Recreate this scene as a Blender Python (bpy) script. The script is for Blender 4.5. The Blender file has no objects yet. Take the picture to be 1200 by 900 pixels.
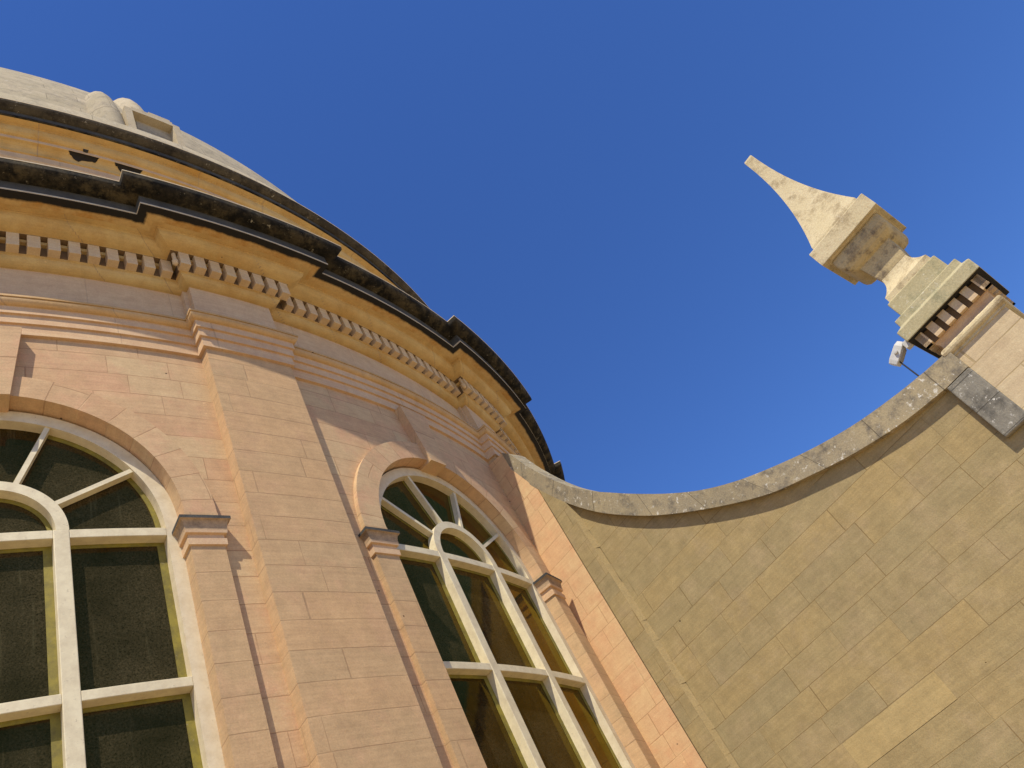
import bpy, math, random
from math import sin, cos, pi, radians, sqrt, atan2
from mathutils import Matrix, Vector
random.seed(7)
scene = bpy.context.scene
COL = scene.collection

# ------------------------------------------------------------------ camera
D = 17.1516                       # camera to the axis of the rotunda
CAM = Vector((0.0, -D, 1.6))
F_, YAW, PITCH, ROLL = 911.3163, 0.8311, 0.6964, -0.5799
fw = Vector((sin(YAW)*cos(PITCH), cos(YAW)*cos(PITCH), sin(PITCH)))
r0 = Vector((cos(YAW), -sin(YAW), 0)); u0 = r0.cross(fw)
rt = r0*cos(ROLL) + u0*sin(ROLL); up = -r0*sin(ROLL) + u0*cos(ROLL)
cd = bpy.data.cameras.new('camera'); cam = bpy.data.objects.new('camera', cd); COL.objects.link(cam)
cd.sensor_width = 36.0; cd.sensor_fit = 'HORIZONTAL'; cd.lens = F_/1200*36.0
cd.clip_start = 0.05; cd.clip_end = 3000
M = Matrix(((rt.x, up.x, -fw.x, CAM.x), (rt.y, up.y, -fw.y, CAM.y), (rt.z, up.z, -fw.z, CAM.z), (0, 0, 0, 1)))
cam.matrix_world = M
scene.camera = cam

# ------------------------------------------------------------------ sky, sun, exposure
SUN_AZ, SUN_EL = radians(-138.0), radians(57.5)
w = bpy.data.worlds.new('World'); scene.world = w; w.use_nodes = True
nt = w.node_tree; nt.nodes.clear()
sky = nt.nodes.new('ShaderNodeTexSky'); sky.sky_type = 'NISHITA'; sky.sun_disc = False
sky.sun_elevation = SUN_EL; sky.sun_rotation = SUN_AZ
sky.altitude = 0; sky.air_density = 1.0; sky.dust_density = 0.0; sky.ozone_density = 10.0
bg = nt.nodes.new('ShaderNodeBackground'); bg.inputs[1].default_value = 0.142
wo = nt.nodes.new('ShaderNodeOutputWorld')
hs = nt.nodes.new('ShaderNodeHueSaturation'); hs.inputs['Saturation'].default_value = 1.11; hs.inputs['Hue'].default_value = 0.511
nt.links.new(sky.outputs[0], hs.inputs['Color']); nt.links.new(hs.outputs[0], bg.inputs[0]); nt.links.new(bg.outputs[0], wo.inputs[0])
sl = bpy.data.lights.new('sun', 'SUN'); sl.energy = 4.6; sl.angle = radians(0.5); sl.color = (1.0, 0.92, 0.77)
so = bpy.data.objects.new('sun', sl); COL.objects.link(so)
sd = Vector((sin(SUN_AZ)*cos(SUN_EL), cos(SUN_AZ)*cos(SUN_EL), sin(SUN_EL)))
so.rotation_euler = sd.to_track_quat('Z', 'Y').to_euler(); so.location = sd*60
scene.view_settings.view_transform = 'Standard'; scene.view_settings.look = 'None'
scene.view_settings.exposure = 0.20; scene.view_settings.gamma = 1.0; scene.view_settings.use_curve_mapping = False

# ------------------------------------------------------------------ materials
def new_mat(name):
    m = bpy.data.materials.new(name); m.use_nodes = True
    n = m.node_tree.nodes; l = m.node_tree.links
    return m, n, l, n['Principled BSDF']
def noise(n, l, vec, scale, detail=4, rough=0.6):
    t = n.new('ShaderNodeTexNoise'); t.inputs['Scale'].default_value = scale
    t.inputs['Detail'].default_value = detail; t.inputs['Roughness'].default_value = rough
    if vec is not None: l.new(vec, t.inputs['Vector'])
    return t.outputs['Fac']
def ramp(n, l, fac, stops):
    r = n.new('ShaderNodeValToRGB'); e = r.color_ramp.elements
    while len(e) > 1: e.remove(e[-1])
    e[0].position = stops[0][0]; c = stops[0][1]; e[0].color = (*c, 1) if len(c) == 3 else c
    for p, c in stops[1:]:
        x = e.new(p); x.color = (*c, 1)
    l.new(fac, r.inputs[0]); return r.outputs[0]
def mix(n, l, fac, a, b, mode='MIX'):
    m = n.new('ShaderNodeMix'); m.data_type = 'RGBA'; m.blend_type = mode
    for sock, v in ((m.inputs[0], fac), (m.inputs[6], a), (m.inputs[7], b)):
        if isinstance(v, (int, float)): sock.default_value = v
        elif isinstance(v, tuple): sock.default_value = (*v, 1)
        else: l.new(v, sock)
    return m.outputs[2]
def math_(n, l, op, a, b=None, c=None):
    m = n.new('ShaderNodeMath'); m.operation = op
    for s, v in zip(m.inputs, (a, b, c)):
        if v is None: continue
        if isinstance(v, (int, float)): s.default_value = v
        else: l.new(v, s)
    return m.outputs[0]
G1, G0 = (1, 1, 1), (0, 0, 0)

def ashlar(name, base, alt, row_h, row_z, blk=0.85, joint=(0.30, 0.20, 0.13), joint_amt=0.68, spread=(0.75, 1.25),
           blotch=(0.5, 0.40, 0.26), blotch_amt=0.35, streak=0.12, rough=0.9, bump=0.45, jw=0.007, fine=0.14, third=None):
    """dressed stone in courses; UV are metres along the wall and metres up"""
    m, n, l, p = new_mat(name)
    uv = n.new('ShaderNodeUVMap'); sp = n.new('ShaderNodeSeparateXYZ'); l.new(uv.outputs[0], sp.inputs[0])
    geo = n.new('ShaderNodeTexCoord'); obj = geo.outputs['Object']
    wob = noise(n, l, obj, 7.0, 2)
    v = math_(n, l, 'ADD', math_(n, l, 'SUBTRACT', sp.outputs[1], row_z), math_(n, l, 'MULTIPLY', math_(n, l, 'SUBTRACT', wob, 0.5), 0.006))
    row = math_(n, l, 'FLOOR', math_(n, l, 'DIVIDE', v, row_h))
    wn = n.new('ShaderNodeTexWhiteNoise'); wn.noise_dimensions = '1D'; l.new(row, wn.inputs['W'])
    wn2 = n.new('ShaderNodeTexWhiteNoise'); wn2.noise_dimensions = '1D'; l.new(math_(n, l, 'ADD', row, 37.3), wn2.inputs['W'])
    uu = math_(n, l, 'ADD', sp.outputs[0], math_(n, l, 'MULTIPLY', wn.outputs[0], 7.0))
    # uneven block lengths: bend the length axis
    uw = math_(n, l, 'ADD', uu, math_(n, l, 'MULTIPLY', math_(n, l, 'SINE', math_(n, l, 'MULTIPLY', uu, 2.3)), 0.20))
    us = math_(n, l, 'MULTIPLY', uw, math_(n, l, 'ADD', math_(n, l, 'MULTIPLY', wn2.outputs[0], spread[1]-spread[0]), spread[0]))
    cb = n.new('ShaderNodeCombineXYZ'); l.new(us, cb.inputs[0]); l.new(v, cb.inputs[1])
    br = n.new('ShaderNodeTexBrick'); l.new(cb.outputs[0], br.inputs['Vector'])
    br.offset = 0.0; br.squash = 1.0
    for k, val in (('Scale', 1.0), ('Mortar Size', jw), ('Mortar Smooth', 0.3), ('Bias', 0.0), ('Brick Width', blk), ('Row Height', row_h)):
        br.inputs[k].default_value = val
    br.inputs['Color1'].default_value = (*base, 1); br.inputs['Color2'].default_value = (*alt, 1)
    br.inputs['Mortar'].default_value = (*base, 1)
    col = br.outputs['Color']; jf = br.outputs['Fac']
    big = noise(n, l, obj, 1.3, 5, 0.62); mid = noise(n, l, obj, 6.5, 6, 0.7); fin = noise(n, l, obj, 70, 4, 0.7)
    col = mix(n, l, math_(n, l, 'MULTIPLY', ramp(n, l, big, [(0.42, G0), (0.68, G1)]), blotch_amt), col, blotch)
    if third:
        col = mix(n, l, math_(n, l, 'MULTIPLY', ramp(n, l, noise(n, l, obj, 2.9, 5, 0.7), [(0.5, G0), (0.66, G1)]), 0.55), col, third)
    # weathering streaks run down the stone
    mp = n.new('ShaderNodeMapping'); mp.inputs['Scale'].default_value = (5, 5, 0.45); l.new(obj, mp.inputs[0])
    stk = noise(n, l, mp.outputs[0], 1.6, 5, 0.65)
    col = mix(n, l, math_(n, l, 'MULTIPLY', ramp(n, l, stk, [(0.5, G0), (0.72, G1)]), streak), col, tuple(c*0.72 for c in blotch))
    # sedimentary bedding lines in the blocks
    mp2 = n.new('ShaderNodeMapping'); mp2.inputs['Scale'].default_value = (0.8, 0.8, 16); l.new(obj, mp2.inputs[0])
    bed = noise(n, l, mp2.outputs[0], 2.5, 4, 0.6)
    col = mix(n, l, fine, col, ramp(n, l, bed, [(0.3, (0.25, 0.25, 0.25)), (0.7, (0.8, 0.8, 0.8))]), 'OVERLAY')
    col = mix(n, l, fine*1.3, col, ramp(n, l, mid, [(0.3, (0.2, 0.2, 0.2)), (0.7, (0.85, 0.85, 0.85))]), 'OVERLAY')
    col = mix(n, l, fine*1.2, col, ramp(n, l, fin, [(0.3, (0.2, 0.2, 0.2)), (0.7, (0.85, 0.85, 0.85))]), 'OVERLAY')
    # small pits and drill holes
    vo = n.new('ShaderNodeTexVoronoi'); vo.inputs['Scale'].default_value = 2.6; l.new(obj, vo.inputs['Vector'])
    pit = ramp(n, l, vo.outputs['Distance'], [(0.020, G1), (0.030, G0)])
    vo2 = n.new('ShaderNodeTexVoronoi'); vo2.inputs['Scale'].default_value = 4.2; l.new(obj, vo2.inputs['Vector'])
    chip = math_(n, l, 'MULTIPLY', ramp(n, l, vo2.outputs['Distance'], [(0.03, G1), (0.07, G0)]), ramp(n, l, noise(n, l, obj, 30, 3), [(0.5, G0), (0.56, G1)]))
    col = mix(n, l, math_(n, l, 'MULTIPLY', chip, 0.5), col, tuple(min(1, c*1.5) for c in alt))
    # joints: part dark, part pale lime
    jn = ramp(n, l, noise(n, l, obj, 1.7, 3), [(0.50, G0), (0.66, G1)])
    jc = mix(n, l, jn, joint, tuple(min(0.75, c*1.28) for c in alt))
    jc = mix(n, l, 0.35, jc, joint)
    col = mix(n, l, math_(n, l, 'MULTIPLY', jf, joint_amt), col, jc)
    col = mix(n, l, math_(n, l, 'MULTIPLY', pit, 0.85), col, (0.04, 0.025, 0.015))
    l.new(col, p.inputs['Base Color']); p.inputs['Roughness'].default_value = rough
    p.inputs['Specular IOR Level'].default_value = 0.25
    h = math_(n, l, 'SUBTRACT', math_(n, l, 'ADD', math_(n, l, 'MULTIPLY', mid, 0.5), math_(n, l, 'MULTIPLY', fin, 0.35)),
              math_(n, l, 'ADD', math_(n, l, 'MULTIPLY', jf, 1.1), math_(n, l, 'MULTIPLY', pit, 2.0)))
    b = n.new('ShaderNodeBump'); b.inputs['Strength'].default_value = bump; b.inputs['Distance'].default_value = 0.012
    l.new(h, b.inputs['Height']); l.new(b.outputs[0], p.inputs['Normal'])
    return m

def weathered(name, c_a, c_b, c_dark, c_spot, dark=(0.45, 0.62), spot=(0.66, 0.70), spot_scale=22, rough=0.92, joints=None, bump=0.5, vert=(1, 1, 1)):
    """grimy or lichened stone: two tones, black crust and pale lichen spots"""
    m, n, l, p = new_mat(name)
    tc = n.new('ShaderNodeTexCoord'); obj = tc.outputs['Object']
    mp = n.new('ShaderNodeMapping'); mp.inputs['Scale'].default_value = vert; l.new(obj, mp.inputs[0]); ov = mp.outputs[0]
    a = noise(n, l, ov, 2.2, 6, 0.68); b_ = noise(n, l, ov, 5.5, 7, 0.72); f = noise(n, l, obj, 60, 4, 0.7)
    col = mix(n, l, ramp(n, l, a, [(0.38, G0), (0.62, G1)]), c_a, c_b)
    col = mix(n, l, ramp(n, l, b_, [(dark[0], G0), (dark[1], G1)]), col, c_dark)
    sp = noise(n, l, obj, spot_scale, 5, 0.75)
    sp2 = ramp(n, l, noise(n, l, obj, 3.1, 3), [(0.42, G0), (0.58, G1)])
    col = mix(n, l, math_(n, l, 'MULTIPLY', ramp(n, l, sp, [(spot[0], G0), (spot[1], G1)]), sp2), col, c_spot)
    col = mix(n, l, 0.25, col, ramp(n, l, f, [(0.3, (0.2, 0.2, 0.2)), (0.7, (0.85, 0.85, 0.85))]), 'OVERLAY')
    h = math_(n, l, 'ADD', math_(n, l, 'MULTIPLY', b_, 0.7), math_(n, l, 'MULTIPLY', f, 0.4))
    if joints:
        uv = n.new('ShaderNodeUVMap')
        br = n.new('ShaderNodeTexBrick'); l.new(uv.outputs[0], br.inputs['Vector']); br.offset = 0.37
        for k, val in (('Scale', 1.0), ('Mortar Size', 0.006), ('Mortar Smooth', 0.3), ('Brick Width', joints[0]), ('Row Height', joints[1])):
            br.inputs[k].default_value = val
        br.inputs['Color1'].default_value = (0.42, 0.42, 0.42, 1); br.inputs['Color2'].default_value = (0.6, 0.6, 0.6, 1); br.inputs['Mortar'].default_value = (0.5, 0.5, 0.5, 1)
        col = mix(n, l, 0.5, col, br.outputs['Color'], 'OVERLAY')
        col = mix(n, l, math_(n, l, 'MULTIPLY', br.outputs['Fac'], 0.7), col, tuple(c*0.35 for c in c_a))
        h = math_(n, l, 'SUBTRACT', h, br.outputs['Fac'])
    l.new(col, p.inputs['Base Color']); p.inputs['Roughness'].default_value = rough; p.inputs['Specular IOR Level'].default_value = 0.2
    bp = n.new('ShaderNodeBump'); bp.inputs['Strength'].default_value = bump; bp.inputs['Distance'].default_value = 0.015
    l.new(h, bp.inputs['Height']); l.new(bp.outputs[0], p.inputs['Normal'])
    return m

def painted(name, col, worn):
    m, n, l, p = new_mat(name)
    tc = n.new('ShaderNodeTexCoord'); obj = tc.outputs['Object']
    a = noise(n, l, obj, 9, 6, 0.7); b_ = noise(n, l, obj, 34, 5, 0.75); f = noise(n, l, obj, 120, 3)
    c = mix(n, l, math_(n, l, 'MULTIPLY', ramp(n, l, a, [(0.40, G0), (0.66, G1)]), 0.7), col, worn)
    c = mix(n, l, math_(n, l, 'MULTIPLY', ramp(n, l, b_, [(0.62, G0), (0.68, G1)]), 0.6), c, (0.28, 0.22, 0.15))
    l.new(c, p.inputs['Base Color']); p.inputs['Roughness'].default_value = 0.62
    bp = n.new('ShaderNodeBump'); bp.inputs['Strength'].default_value = 0.3; bp.inputs['Distance'].default_value = 0.004
    l.new(math_(n, l, 'ADD', b_, math_(n, l, 'MULTIPLY', f, 0.4)), bp.inputs['Height']); l.new(bp.outputs[0], p.inputs['Normal'])
    return m

def plain(name, col, rough=0.6, metal=0.0):
    m, n, l, p = new_mat(name)
    tc = n.new('ShaderNodeTexCoord')
    f = noise(n, l, tc.outputs['Object'], 14, 5, 0.7)
    c = mix(n, l, 0.3, col, ramp(n, l, f, [(0.3, (0.25, 0.25, 0.25)), (0.7, (0.75, 0.75, 0.75))]), 'OVERLAY')
    l.new(c, p.inputs['Base Color']); p.inputs['Roughness'].default_value = rough; p.inputs['Metallic'].default_value = metal
    return m

def glass_mat():
    """old amber sheeting over dark rooms: dusty film under a yellow-tinted gloss"""
    m, n, l, p = new_mat('dusty_glass')
    tc = n.new('ShaderNodeTexCoord'); obj = tc.outputs['Object']
    d1 = noise(n, l, obj, 70, 5, 0.82); d2 = noise(n, l, obj, 1.6, 4, 0.6)
    mp = n.new('ShaderNodeMapping'); mp.inputs['Scale'].default_value = (9, 9, 0.5); l.new(obj, mp.inputs[0])
    st = noise(n, l, mp.outputs[0], 2.0, 5, 0.7)
    dust = math_(n, l, 'MULTIPLY', ramp(n, l, d1, [(0.35, G0), (0.75, G1)]), ramp(n, l, d2, [(0.32, (0.12,)*3), (0.68, G1)]))
    c = mix(n, l, dust, (0.008, 0.006, 0.003), (0.105, 0.080, 0.042))
    c = mix(n, l, math_(n, l, 'MULTIPLY', ramp(n, l, st, [(0.60, G0), (0.75, G1)]), 0.5), c, (0.10, 0.085, 0.045))
    dif = n.new('ShaderNodeBsdfDiffuse'); l.new(c, dif.inputs[0])
    gl = n.new('ShaderNodeBsdfGlossy'); gl.inputs['Color'].default_value = (1.0, 0.70, 0.08, 1); gl.inputs['Roughness'].default_value = 0.035
    lw = n.new('ShaderNodeFresnel'); lw.inputs['IOR'].default_value = 1.5
    bp = n.new('ShaderNodeBump'); bp.inputs['Strength'].default_value = 0.06; bp.inputs['Distance'].default_value = 0.01
    l.new(math_(n, l, 'ADD', noise(n, l, obj, 11, 2), math_(n, l, 'MULTIPLY', d1, 0.15)), bp.inputs['Height'])
    l.new(bp.outputs[0], gl.inputs['Normal'])
    mx = n.new('ShaderNodeMixShader'); l.new(math_(n, l, 'MULTIPLY', lw.outputs[0], 0.95), mx.inputs[0]); l.new(dif.outputs[0], mx.inputs[1]); l.new(gl.outputs[0], mx.inputs[2])
    out = n['Material Output']; l.new(mx.outputs[0], out.inputs['Surface'])
    return m

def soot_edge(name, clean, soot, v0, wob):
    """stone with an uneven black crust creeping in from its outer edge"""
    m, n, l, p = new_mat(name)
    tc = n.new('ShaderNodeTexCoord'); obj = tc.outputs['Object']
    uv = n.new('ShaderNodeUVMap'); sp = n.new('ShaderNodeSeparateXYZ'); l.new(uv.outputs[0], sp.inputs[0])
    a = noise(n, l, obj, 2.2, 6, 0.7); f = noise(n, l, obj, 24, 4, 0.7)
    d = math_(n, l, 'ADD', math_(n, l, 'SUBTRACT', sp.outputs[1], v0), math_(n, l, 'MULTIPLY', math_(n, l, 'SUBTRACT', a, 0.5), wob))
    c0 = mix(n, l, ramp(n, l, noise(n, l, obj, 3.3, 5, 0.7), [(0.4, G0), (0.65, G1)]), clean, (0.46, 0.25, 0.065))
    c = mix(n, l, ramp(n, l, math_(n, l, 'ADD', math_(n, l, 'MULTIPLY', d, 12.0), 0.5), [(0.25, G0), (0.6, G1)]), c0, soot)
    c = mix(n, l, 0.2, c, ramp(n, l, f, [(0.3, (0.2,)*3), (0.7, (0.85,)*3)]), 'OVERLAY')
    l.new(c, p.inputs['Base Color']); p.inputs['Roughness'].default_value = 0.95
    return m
CH, CZ = 0.2797, 6.2393            # course height and one joint level of the rotunda
FH, FZ = 0.2836, 4.2680            # the same for the flank wall
PINK = (0.515, 0.315, 0.167); PINK2 = (0.545, 0.375, 0.20)
MAT = {}
MAT['pink'] = ashlar('pink_ashlar', PINK, PINK2, CH, CZ, blotch=(0.51, 0.37, 0.205), third=(0.565, 0.315, 0.18), joint=(0.34, 0.20, 0.10), jw=0.0055)
MAT['peach'] = ashlar('sunlit_peach_ashlar', (0.63, 0.385, 0.20), (0.64, 0.42, 0.215), CH, CZ, blk=0.42, blotch=(0.61, 0.43, 0.23), third=(0.66, 0.37, 0.19), joint=(0.42, 0.245, 0.115), jw=0.005)  # peach-toned stone, with the extra sunlight on this face put into the colour
MAT['pilaster'] = ashlar('tan_ashlar', (0.515, 0.325, 0.163), (0.465, 0.310, 0.162), CH, CZ, blk=1.35, spread=(0.8, 1.2), blotch=(0.47, 0.33, 0.175), third=(0.515, 0.315, 0.172), jw=0.0055, joint=(0.30, 0.19, 0.10))
MAT['flank'] = ashlar('olive_ashlar', (0.368, 0.268, 0.118), (0.318, 0.246, 0.122), FH, FZ, blk=0.72, spread=(0.75, 1.2), joint=(0.20, 0.135, 0.055), jw=0.0045, joint_amt=0.65,
                      blotch=(0.315, 0.25, 0.125), blotch_amt=0.5, streak=0.16, fine=0.16, third=(0.375, 0.28, 0.15))
MAT['mortar'] = weathered('lime_mortar', (0.355, 0.262, 0.12), (0.38, 0.28, 0.13), (0.31, 0.235, 0.115), (0.46, 0.35, 0.19), dark=(0.45, 0.68))
MAT['capstain'] = weathered('stained_capital', (0.40, 0.275, 0.16), (0.45, 0.31, 0.18), (0.24, 0.165, 0.10), (0.5, 0.38, 0.24), dark=(0.45, 0.65))
MAT['recess'] = plain('shaded_recess', (0.17, 0.105, 0.05), 0.95)  # shade in the gaps between dentils, put into a dark colour
MAT['lit_rebate'] = painted('lit_rebate_yellow', (0.25, 0.20, 0.018), (0.09, 0.072, 0.014))  # sunlit rebate behind the amber sheet, put into a yellow colour
MAT['newblock'] = ashlar('ochre_block', (0.42, 0.31, 0.137), (0.42, 0.31, 0.137), 9.0, -3.0, blk=30, blotch=(0.43, 0.33, 0.16), streak=0.15)
MAT['frieze'] = ashlar('frieze_stone', (0.58, 0.40, 0.235), (0.57, 0.385, 0.225), 3.0, 8.5, blk=1.2, spread=(0.95, 1.05), blotch=(0.53, 0.40, 0.23), joint_amt=0.3, streak=0.1)
MAT['arch'] = ashlar('architrave_stone', (0.60, 0.40, 0.235), (0.58, 0.395, 0.235), 3.0, 8.0, blk=1.3, spread=(0.95, 1.05), blotch=(0.55, 0.34, 0.16), joint_amt=0.4, streak=0.1)
MAT['ochre'] = ashlar('ochre_moulding', (0.57, 0.405, 0.175), (0.555, 0.375, 0.155), 3.0, 9.0, blk=1.0, spread=(0.9, 1.1), blotch=(0.47, 0.27, 0.075), blotch_amt=0.8, joint_amt=0.6, streak=0.15, third=(0.50, 0.36, 0.15), fine=0.13)
MAT['cap'] = ashlar('stained_cap', (0.545, 0.365, 0.185), (0.52, 0.335, 0.16), 3.0, 9.0, blk=1.0, blotch=(0.46, 0.27, 0.09), blotch_amt=0.5, joint_amt=0.5)
MAT['dentil'] = ashlar('dentil_stone', (0.60, 0.45, 0.28), (0.58, 0.42, 0.25), 30.0, -9.0, blk=40, blotch=(0.54, 0.36, 0.16), blotch_amt=0.5, streak=0.1)
MAT['black'] = weathered('black_crust', (0.024, 0.020, 0.014), (0.085, 0.066, 0.034), (0.008, 0.007, 0.005), (0.30, 0.27, 0.20), dark=(0.42, 0.58), spot=(0.62, 0.68), spot_scale=16)
MAT['slate'] = weathered('grey_fascia', (0.050, 0.048, 0.043), (0.085, 0.080, 0.070), (0.05, 0.05, 0.05), (0.22, 0.21, 0.19), dark=(0.55, 0.75), spot_scale=30)
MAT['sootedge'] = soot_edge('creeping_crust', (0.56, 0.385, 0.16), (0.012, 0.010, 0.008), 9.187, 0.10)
MAT['soot'] = plain('shaded_soot_black', (0.012, 0.010, 0.008), 0.95)  # staining plus the cornice's own shade put into the colour
MAT['attic'] = weathered('attic_crust', (0.045, 0.037, 0.026), (0.085, 0.069, 0.045), (0.022, 0.018, 0.013), (0.38, 0.34, 0.26), dark=(0.48, 0.66), spot=(0.60, 0.66), spot_scale=16)
MAT['edge'] = plain('pale_drip_edge', (0.55, 0.46, 0.32), 0.9)
MAT['dome'] = weathered('dome_stone', (0.37, 0.31, 0.20), (0.42, 0.35, 0.235), (0.26, 0.22, 0.155), (0.5, 0.44, 0.33), dark=(0.48, 0.68), spot=(0.56, 0.72), spot_scale=9, joints=(1.3, 0.36), bump=0.35)
MAT['dormer'] = weathered('dormer_stone', (0.44, 0.36, 0.23), (0.48, 0.40, 0.27), (0.30, 0.25, 0.16), (0.52, 0.46, 0.34), dark=(0.52, 0.74), bump=0.35)
MAT['coping'] = weathered('lichened_coping', (0.30, 0.25, 0.165), (0.37, 0.30, 0.18), (0.15, 0.13, 0.10), (0.62, 0.58, 0.48), dark=(0.50, 0.68), spot=(0.585, 0.63), spot_scale=17, joints=(0.74, 3.0))
MAT['slab'] = weathered('grey_lichen_stone', (0.20, 0.185, 0.15), (0.27, 0.245, 0.19), (0.12, 0.11, 0.09), (0.66, 0.63, 0.55), dark=(0.48, 0.66), spot=(0.60, 0.63), spot_scale=21, joints=(3.0, 0.30))
MAT['pinn'] = weathered('pinnacle_stone', (0.56, 0.46, 0.27), (0.60, 0.50, 0.31), (0.36, 0.28, 0.16), (0.66, 0.58, 0.42), dark=(0.50, 0.64), spot=(0.60, 0.72), spot_scale=7)
MAT['pinn_low'] = weathered('stained_pinnacle_stone', (0.46, 0.36, 0.19), (0.50, 0.40, 0.22), (0.20, 0.155, 0.10), (0.50, 0.42, 0.27), dark=(0.50, 0.64), spot=(0.62, 0.7), spot_scale=8)
MAT['pinn_step'] = weathered('mossy_step_stone', (0.42, 0.36, 0.20), (0.46, 0.40, 0.24), (0.28, 0.26, 0.15), (0.60, 0.56, 0.44), dark=(0.52, 0.70), spot=(0.60, 0.66), spot_scale=24)
MAT['shaft'] = ashlar('shaft_ashlar', (0.56, 0.43, 0.25), (0.54, 0.42, 0.26), 0.287, 4.549, blk=0.62, joint=(0.34, 0.25, 0.12), blotch=(0.50, 0.40, 0.23), streak=0.15)
MAT['paint'] = painted('old_white_paint', (0.69, 0.60, 0.39), (0.52, 0.43, 0.27))
MAT['paint_arch'] = painted('cream_paint', (0.68, 0.58, 0.39), (0.54, 0.43, 0.26))
MAT['glass'] = glass_mat()
MAT['white_metal'] = plain('white_enamel', (0.55, 0.54, 0.50), 0.45)
MAT['grey_metal'] = plain('grey_casting', (0.30, 0.29, 0.27), 0.5)
MAT['dark'] = plain('dark_metal', (0.02, 0.02, 0.02), 0.6)
MAT['stain'] = plain('soot_stain', (0.014, 0.010, 0.006), 0.95)
MAT['ground'] = plain('pale_gravel', (0.43, 0.335, 0.205), 0.95)
MAT['room'] = plain('dark_room', (0.02, 0.018, 0.014), 0.9)

# ------------------------------------------------------------------ mesh helpers
class MB:
    def __init__(s): s.v = []; s.f = []; s.uv = []; s.mi = []
    def face(s, pts, uvs=None, mi=0):
        b = len(s.v); s.v.extend(Vector(p) for p in pts)
        s.f.append(tuple(range(b, b+len(pts)))); s.uv.append(uvs or [(p[0]+p[1], p[2]) for p in pts]); s.mi.append(mi)
    def build(s, name, mats, parent=None, smooth=False, merge=False, bevel=0.0):
        me = bpy.data.meshes.new(name); me.from_pydata([tuple(v) for v in s.v], [], s.f)
        ul = me.uv_layers.new(name='UVMap'); i = 0
        for fu in s.uv:
            for q in fu: ul.data[i].uv = q; i += 1
        if not isinstance(mats, (list, tuple)): mats = [mats]
        for m_ in mats: me.materials.append(MAT[m_])
        for p_, k in zip(me.polygons, s.mi): p_.material_index = k; p_.use_smooth = smooth
        me.update()
        o = bpy.data.objects.new(name, me); COL.objects.link(o)
        if merge or bevel:
            import bmesh
            bm = bmesh.new(); bm.from_mesh(me); bmesh.ops.remove_doubles(bm, verts=bm.verts, dist=1e-4)
            bmesh.ops.recalc_face_normals(bm, faces=bm.faces); bm.to_mesh(me); bm.free()
        if bevel:
            md = o.modifiers.new('soft_edge', 'BEVEL'); md.width = bevel; md.segments = 2; md.limit_method = 'ANGLE'; md.angle_limit = radians(35)
        if parent is not None: o.parent = parent
        return o

def thing(name, label, cat, loc=(0, 0, 0), group=None):
    o = bpy.data.objects.new(name, None); COL.objects.link(o); o.empty_display_size = 0.3
    o['label'] = label; o['category'] = cat
    if group: o['group'] = group
    return o

RB, RP = 11.8505, 12.0
TC, DT, W = 0.212306, 0.40886, 0.50602
def cyl(th, r, z): return Vector((r*sin(th), -r*cos(th), z))

def prism_c(mb, poly, c, r_in, r_out, mi=0, uvf=None, back=False, seg=0.12):
    """polygon in (s, z) bent round the drum about angle c, between two radii"""
    pts = []
    k = len(poly)
    for i in range(k):
        a, b = poly[i], poly[(i+1) % k]
        nseg = max(1, int(abs(b[0]-a[0])/seg)+0)
        for j in range(nseg): pts.append((a[0]+(b[0]-a[0])*j/nseg, a[1]+(b[1]-a[1])*j/nseg))
    f = uvf or (lambda s, z: (s + c*RB, z))
    out = [cyl(c+s/RB, r_out, z) for s, z in pts]; inn = [cyl(c+s/RB, r_in, z) for s, z in pts]
    mb.face(out, [f(*q) for q in pts], mi)
    if back: mb.face(inn[::-1], [f(*q) for q in pts[::-1]], mi)
    n_ = len(pts)
    for i in range(n_):
        j = (i+1) % n_; dep = r_out-r_in
        (s0, z0), (s1, z1) = f(*pts[i]), f(*pts[j])
        if abs(pts[i][0]-pts[j][0]) < 1e-6: uv = [(s0, z0), (s0+dep, z0), (s1+dep, z1), (s1, z1)]
        else: uv = [(s0, z0), (s0, z0+dep), (s1, z1+dep), (s1, z1)]
        mb.face([out[i], inn[i], inn[j], out[j]], uv, mi)

def strip_c(mb, c, s0, s1, z0, z1, r_in, r_out, mi=0, n=None):
    """curved box as quads"""
    n = n or max(1, int(abs(s1-s0)/0.1))
    ss = [s0+(s1-s0)*i/n for i in range(n+1)]
    for a, b in zip(ss, ss[1:]):
        for (p, q) in (((a, b), 'f'),):
            A, B = c+a/RB, c+b/RB; ua, ub = a+c*RB, b+c*RB; dp = r_out-r_in
            mb.face([cyl(A, r_out, z0), cyl(B, r_out, z0), cyl(B, r_out, z1), cyl(A, r_out, z1)], [(ua, z0), (ub, z0), (ub, z1), (ua, z1)], mi)
            mb.face([cyl(A, r_in, z1), cyl(A, r_out, z1), cyl(B, r_out, z1), cyl(B, r_in, z1)], [(ua, z1+dp), (ua, z1), (ub, z1), (ub, z1+dp)], mi)
            mb.face([cyl(A, r_out, z0), cyl(A, r_in, z0), cyl(B, r_in, z0), cyl(B, r_out, z0)], [(ua, z0), (ua, z0-dp), (ub, z0-dp), (ub, z0)], mi)
    for s in (s0, s1):
        A = c+s/RB; ua = s+c*RB
        q = [cyl(A, r_out, z0), cyl(A, r_out, z1), cyl(A, r_in, z1), cyl(A, r_in, z0)]; uq = [(ua, z0), (ua, z1), (ua+dp, z1), (ua+dp, z0)]
        if s == s1: q, uq = q[::-1], uq[::-1]
        mb.face(q, uq, mi)

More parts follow.
